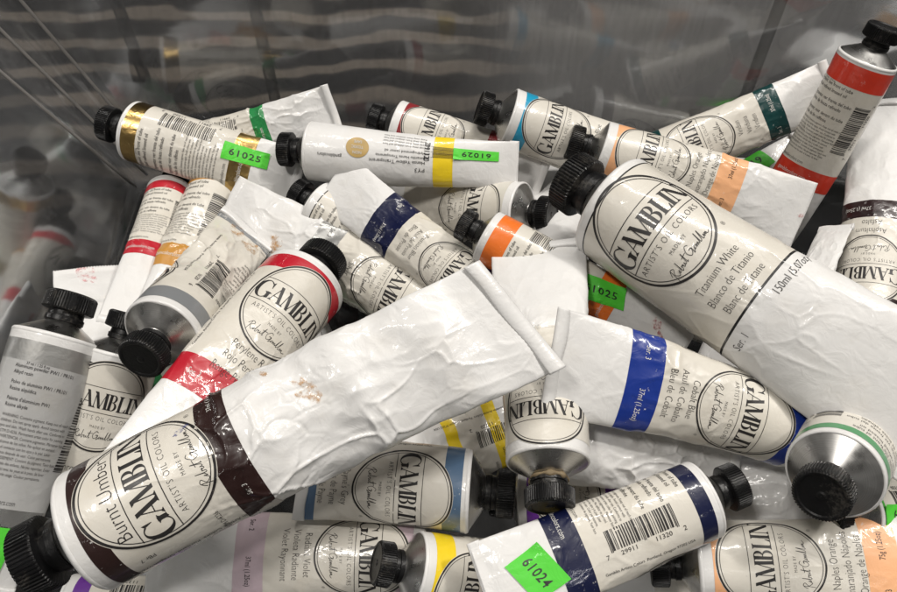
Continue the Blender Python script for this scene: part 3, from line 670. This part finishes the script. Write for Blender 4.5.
def smear(colname):
    nm = 'smear_' + colname
    if nm in MATS: return MATS[nm]
    m = bpy.data.materials.new(nm); n, l, p = nt(m); co = coords(n, l); out = n['Material Output']
    p.inputs['Base Color'].default_value = (*COL[colname], 1); p.inputs['Roughness'].default_value = .5
    tr = n.new('ShaderNodeBsdfTransparent'); mx = n.new('ShaderNodeMixShader')
    nz = N(n, 'ShaderNodeTexNoise', Scale=380.0, Detail=6.0, Roughness=.75); l.new(co, nz.inputs['Vector'])
    l.new(ramp(n, l, nz.outputs[0], [(.47, (0, 0, 0)), (.66, (.75,) * 3)]), mx.inputs[0]); l.new(tr.outputs[0], mx.inputs[1]); l.new(p.outputs[0], mx.inputs[2]); l.new(mx.outputs[0], out.inputs['Surface'])
    MATS[nm] = m; return m
SK = 1.5, .78
TUBES = {
 'F1': dict(band='green', cr=.3, roll=180, label='green banded tube lying deep under the big dark brown banded tube'),
 'F2': dict(band='ochre', cr=.3, roll=180, label='ochre banded tube on the bin floor below the large blank foil'),
 'F3': dict(band='slate', cr=.3, roll=160, label='slate banded tube on the bin floor under the largest white tube'),
 'F4': dict(layout='blank', cr=.3, label='blank white tube at the bottom, below the bright yellow banded tube'),
 'F5': dict(band='winered', cr=.3, roll=180, label='wine red banded tube at the bottom, under the navy banded tube with flattened end'),
 'F6': dict(band='grey', cr=.3, roll=180, label='grey banded tube at the bottom of the left front corner of the bin'),
 'F7': dict(band='brown', cr=.3, roll=190, label='brown banded tube lying low under the silver foil banded tube'),
 'F8': dict(band='cyan', cr=.3, roll=180, label='cyan banded tube on the bin floor below the facing silver shoulder'),
 'F9': dict(band='brown', cr=.3, roll=180, label='brown banded tube on the bin floor under the teal banded tube'),
 'F10': dict(band='ivory', cr=.3, roll=180, label='plain cream tube at the bottom, under the wide peach banded tube in front'),
 'T47': dict(layout='blank', cr=.6, label='blank crumpled tube standing up behind the cap of the largest white tube'),
 'T42': dict(band='ochre', roll=150, cr=.4, b1=(.5, 2.1), b2=(2.5, 3.6), label='orange and brown banded tube wedged under the largest white tube, below its middle'),
 'T36': dict(band='purple', roll=20, b2=(3.0, 4.6), cr=.3, label='tube with a small patch of violet band beside the paint caked black cap'),
 'T35': dict(band='yellow', roll=130, b1=(2.1, 2.5), b2=(3.5, 3.9), cr=1.1, label='crumpled tube with smeared yellow patches beneath the big blank foil'),
 'T34': dict(layout='blank', cr=1.5, label='blank white crumpled tube end in shadow left of the silver shoulder facing out'),
 'T33': dict(layout='blank', cr=1.5, label='blank white flattened tube lying just below the cobalt blue banded tube'),
 'T38': dict(band='lime', roll=150, cr=.2, b1=(.1, .2), stick=[(3.45, .95, -90, '61025', 1.7, .6)], label='tube with barcode and green price sticker at the lower right edge'),
 'T9': dict(layout='blank', cr=1.0, full=.6, flat=35, label='crumpled blank white tube end poking up left of the maroon banded tube'),
 'T7': dict(band='lime', roll=180, stick=[(3.9, 3.6, -80, '22019', 2.4, 1.5)], cr=.4, label='tube with green price sticker partly hidden below the teal banded tube'),
 'T27': dict(layout='blank', stain=[(.3, 5.2, .35, .7, 'pinkpaint')], cr=.45, knurl=.0005, fold=.55, label='blank white tube with a knurled flat end standing up behind the black caps at left'),
 'T26': dict(band='red', roll=170, b2=(3.6, 4.3), cr=.35, label='tube with two crimson bands standing upright at the left edge of the pile'),
 'T25': dict(band='ochre', roll=150, b1=(.3, .5), b2=(3.3, 4.2), cr=.8, label='small tube with an orange brown band next to the upright crimson banded tube'),
 'T16': dict(band='green', roll=178, b1=(.3, .7), b2=(3.6, 4.2), cr=.9, full=.7, label='tube with bright green band and crumpled white end against the back wall'),
 'T17': dict(band='winered', roll=20, cr=.3, label='wine red banded tube behind the plain white tube with the gold sticker'),
 'T22': dict(band='ivory', roll=0, cr=.4, label='tube under the plain white yellow banded one, its black cap pointing right'),
 'T5': dict(band='darkgreen', roll=-4, b1=(.0 + .1, .5), b2=(3.9, 4.6), names=['Viridian', 'Viridiana', 'Viridien'], cr=.5, label='tube with dark teal bands leaning on the back wall under the scarlet banded tube'),
 'T4': dict(band='cyan', roll=16, cr=.25, names=['Manganese Blue', 'Azul Manganeso', 'Bleu Mangan\u00e8se'], label='tube with a cyan band and silver shoulder at the back centre of the pile'),
 'T28': dict(band='black', roll=0, cr=.25, b1=(.32, .36), names=['Chromatic Black', 'Negro Crom\u00e1tico', 'Noir Chromatique'], rr=1.15, cy=1.35, label='black lined tube between the silver banded tube and the crimson banded tube'),
 'T20': dict(band='silver', cream=0, roll=214, cr=.15, b1=(.25, .72), b2=(3.95, 4.75), para=['Aluminum powder PW1 / PR101', 'Alkyd resin', '', 'Polvo de aluminio PW1 / PR101', 'Resina alqu\u00eddica', '', "Palette d'aluminium PW1", 'R\u00e9sine alkyde', ''],
             psz=.12, stick=[(2.5, 5.0, 0, '61025', 1.6, 1.3)], label='silver banded tube standing at the left edge with dense small print'),
 'T8': dict(band='maroon', roll=12, b1=(.3, .7), b2=(3.5, 4.15), ser='3', names=['Asphaltum', 'Asfalto', 'Asphalte'], cr=.45, label='dark maroon banded tube with its cap pointing down at the right edge'),
 'T15': dict(band='gold', roll=182, b1=(.12, .60), b2=(3.6, 4.3), cr=.35, stick=[(3.5, 4.05, -88, '61025', 1.5, .75)], label='tube with shiny gold foil bands and a green price sticker at upper left'),
 'T19': dict(band='black', roll=180, cr=.2, b1=(.32, .36), label='tube whose black cap sticks out just below the cap of the plain white tube'),
 'T21': dict(band='silver', roll=5, b1=(.3, .6), b2=(3.75, 4.6), names=['Silver', 'Plata', 'Argent'], cr=.9, stain=[(.6, 5.6, .5, .25, 'ochre')], label='tube with silver foil band whose label runs under the big blank foil'),
 'T14': dict(layout='alt', cr=.2, full=1, roll=0, stick=[(.50, 5.75, 90, '61029', 1.5, .60)], label='plain white tube with yellow band, round gold sticker and green price sticker'),
 'T18': dict(band='navy', roll=0, b2=(4.05, 5.3), ny=3.05, rr=1.15, names=['Prussian Blue', 'Azul de Prusia', 'Bleu de Prusse'], cr=.55, label='tube with navy band and wide flattened white end in the upper middle'),
 'T10': dict(band='orange', roll=190, b1=(.25, .95), b2=(4.25, 5.1), cr=.5, stick=[(3.2, 4.45, -75, '61025', 1.7, 1.1)], stain=[(3.2, 6.6, .35, .16, 'red'), (2.6, 6.9, .3, .12, 'red')], label='tube with bright orange bands and green sticker passing under the blank foil flap'),
 'T40': dict(band='purple', roll=170, b2=(3.2, 4.2), cr=.2, label='tube at the bottom edge with only a sliver of white and purple band showing'),
 'T30': dict(band='pink', roll=0, ser='2', names=['Radiant Violet', 'Violeta Radiante', 'Violet Rayonnant'], b2=(4.15, 4.95), cr=.35, label='pale pink banded tube under the big dark brown banded tube at the bottom'),
 'T31': dict(band='yellow', roll=-28, cr=.25, b1=(.28, .85), names=['Cadmium Yellow', 'Amarillo Cadmio', 'Jaune Cadmium'], label='bright yellow banded tube at the bottom centre with its cap pointing left'),
 'T11': dict(band='ivory', roll=0, b1=(.30, .31), b2=(3.45, 3.5), names=[], cy=1.2, rr=1.12, cr=.35, captint='black cap caked with dried paint', label='tube pointing down with a paint caked cap, its blank wide end up in the middle'),
 'T13': dict(band='blue', roll=4, skew=.10, cy=1.66, b1=(.14, .55), b2=(3.85, 4.7), names=['Cobalt Blue', 'Azul de Cobalto', 'Bleu de Cobalt'], cr=.45, label='cobalt blue banded tube right of centre, flat end to the left'),
 'T24': dict(band='grey', roll=128, b1=(.22, .75), b2=(5.0, 5.2), cr=1.2, stain=[(3.4, 4.6, .5, .3, 'ochre'), (4.4, 4.9, .3, .4, 'ochre')], upc='729911161206', label='grey banded barcode tube with cap pointing down left and wrinkled end'),
 'T23': dict(band='red', roll=14, b1=(.18, .62), b2=(3.35, 4.05), names=['Perylene Red', 'Rojo Perileno', 'Rouge P\u00e9ryl\u00e8ne'], ny=2.75, cy=1.45, rr=1.15, cr=.30, label='crimson banded tube lying diagonally just above the big dark brown banded tube'),
 'T29': dict(band='slate', roll=14, b1=(.16, .6), b2=(3.75, 4.55), names=["Payne's Grey", 'Gris de Payne', 'Gris de Payne'], cr=.25, label='slate blue banded tube at lower centre with silver shoulder and cap to the right'),
 'T6': dict(band='scarlet', roll=178, b1=(.14, .85), b2=(4.0, 4.75), cr=.15, full=1, label='bright scarlet banded tube with barcode standing tall in the upper right corner'),
 'T3': dict(band='peach', roll=22, b1=(.28, .85), b2=(3.75, 4.65), names=['Naples Orange', 'Anaranjado N\u00e1poles', 'Orange de Naples'], cr=.45, stain=[(-.4, 6.9, .08, .2, 'red')], label='peach banded tube lying behind the largest white tube, crimped end at right'),
 'T39': dict(band='peach', roll=0, names=['Naples Orange', 'Anaranjado N\u00e1poles', 'Orange de Naples'], vol='75g (1.25oz)', cr=.25, label='peach banded tube lying along the bottom edge at right'),
 'T37': dict(band='green', roll=180, b1=(.14, .42), b2=(4.0, 4.4), cr=.4, full=1, label='green banded tube pointing its silver shoulder and black cap at the viewer'),
 'T2': dict(band='black', layout='white', roll=6, names=['Titanium White', 'Blanco de Titanio', 'Blanc de Titane'], cr=.22, full=1, cream=1, label='largest white tube with thin black lines and titanium white lettering'),
 'T32': dict(band='navy', roll=140, b1=(.22, .62), b2=(3.45, 4.2), cr=.3, upc='729911113202', stick=[(3.95, 4.72, 18, '61024', 1.45, 1.0)], label='navy banded barcode tube at lower centre with green sticker on its white end'),
 'T1': dict(band='brown', layout='big', roll=16, skew=.22, names=['Burnt Umber'], cy=1.38, b1=(.24,.55), b2=(2.35,2.88), cr=1.1, full=.93, bend=(.015, 0), stain=[(.2, 4.1, .30, .16, 'ochre'), (.95, 3.6, .12, .05, 'ochre'), (.55, 2.12, .05, .16, 'blue')], label='huge dark brown banded tube with crumpled blank foil in the foreground'),
}
for k, s in TUBES.items():
    s['cr'] = s['cr'] * (1.0 if k in ('T1', 'T6', 'T20') else 1.35)
    if k in POS: tube(k, s)
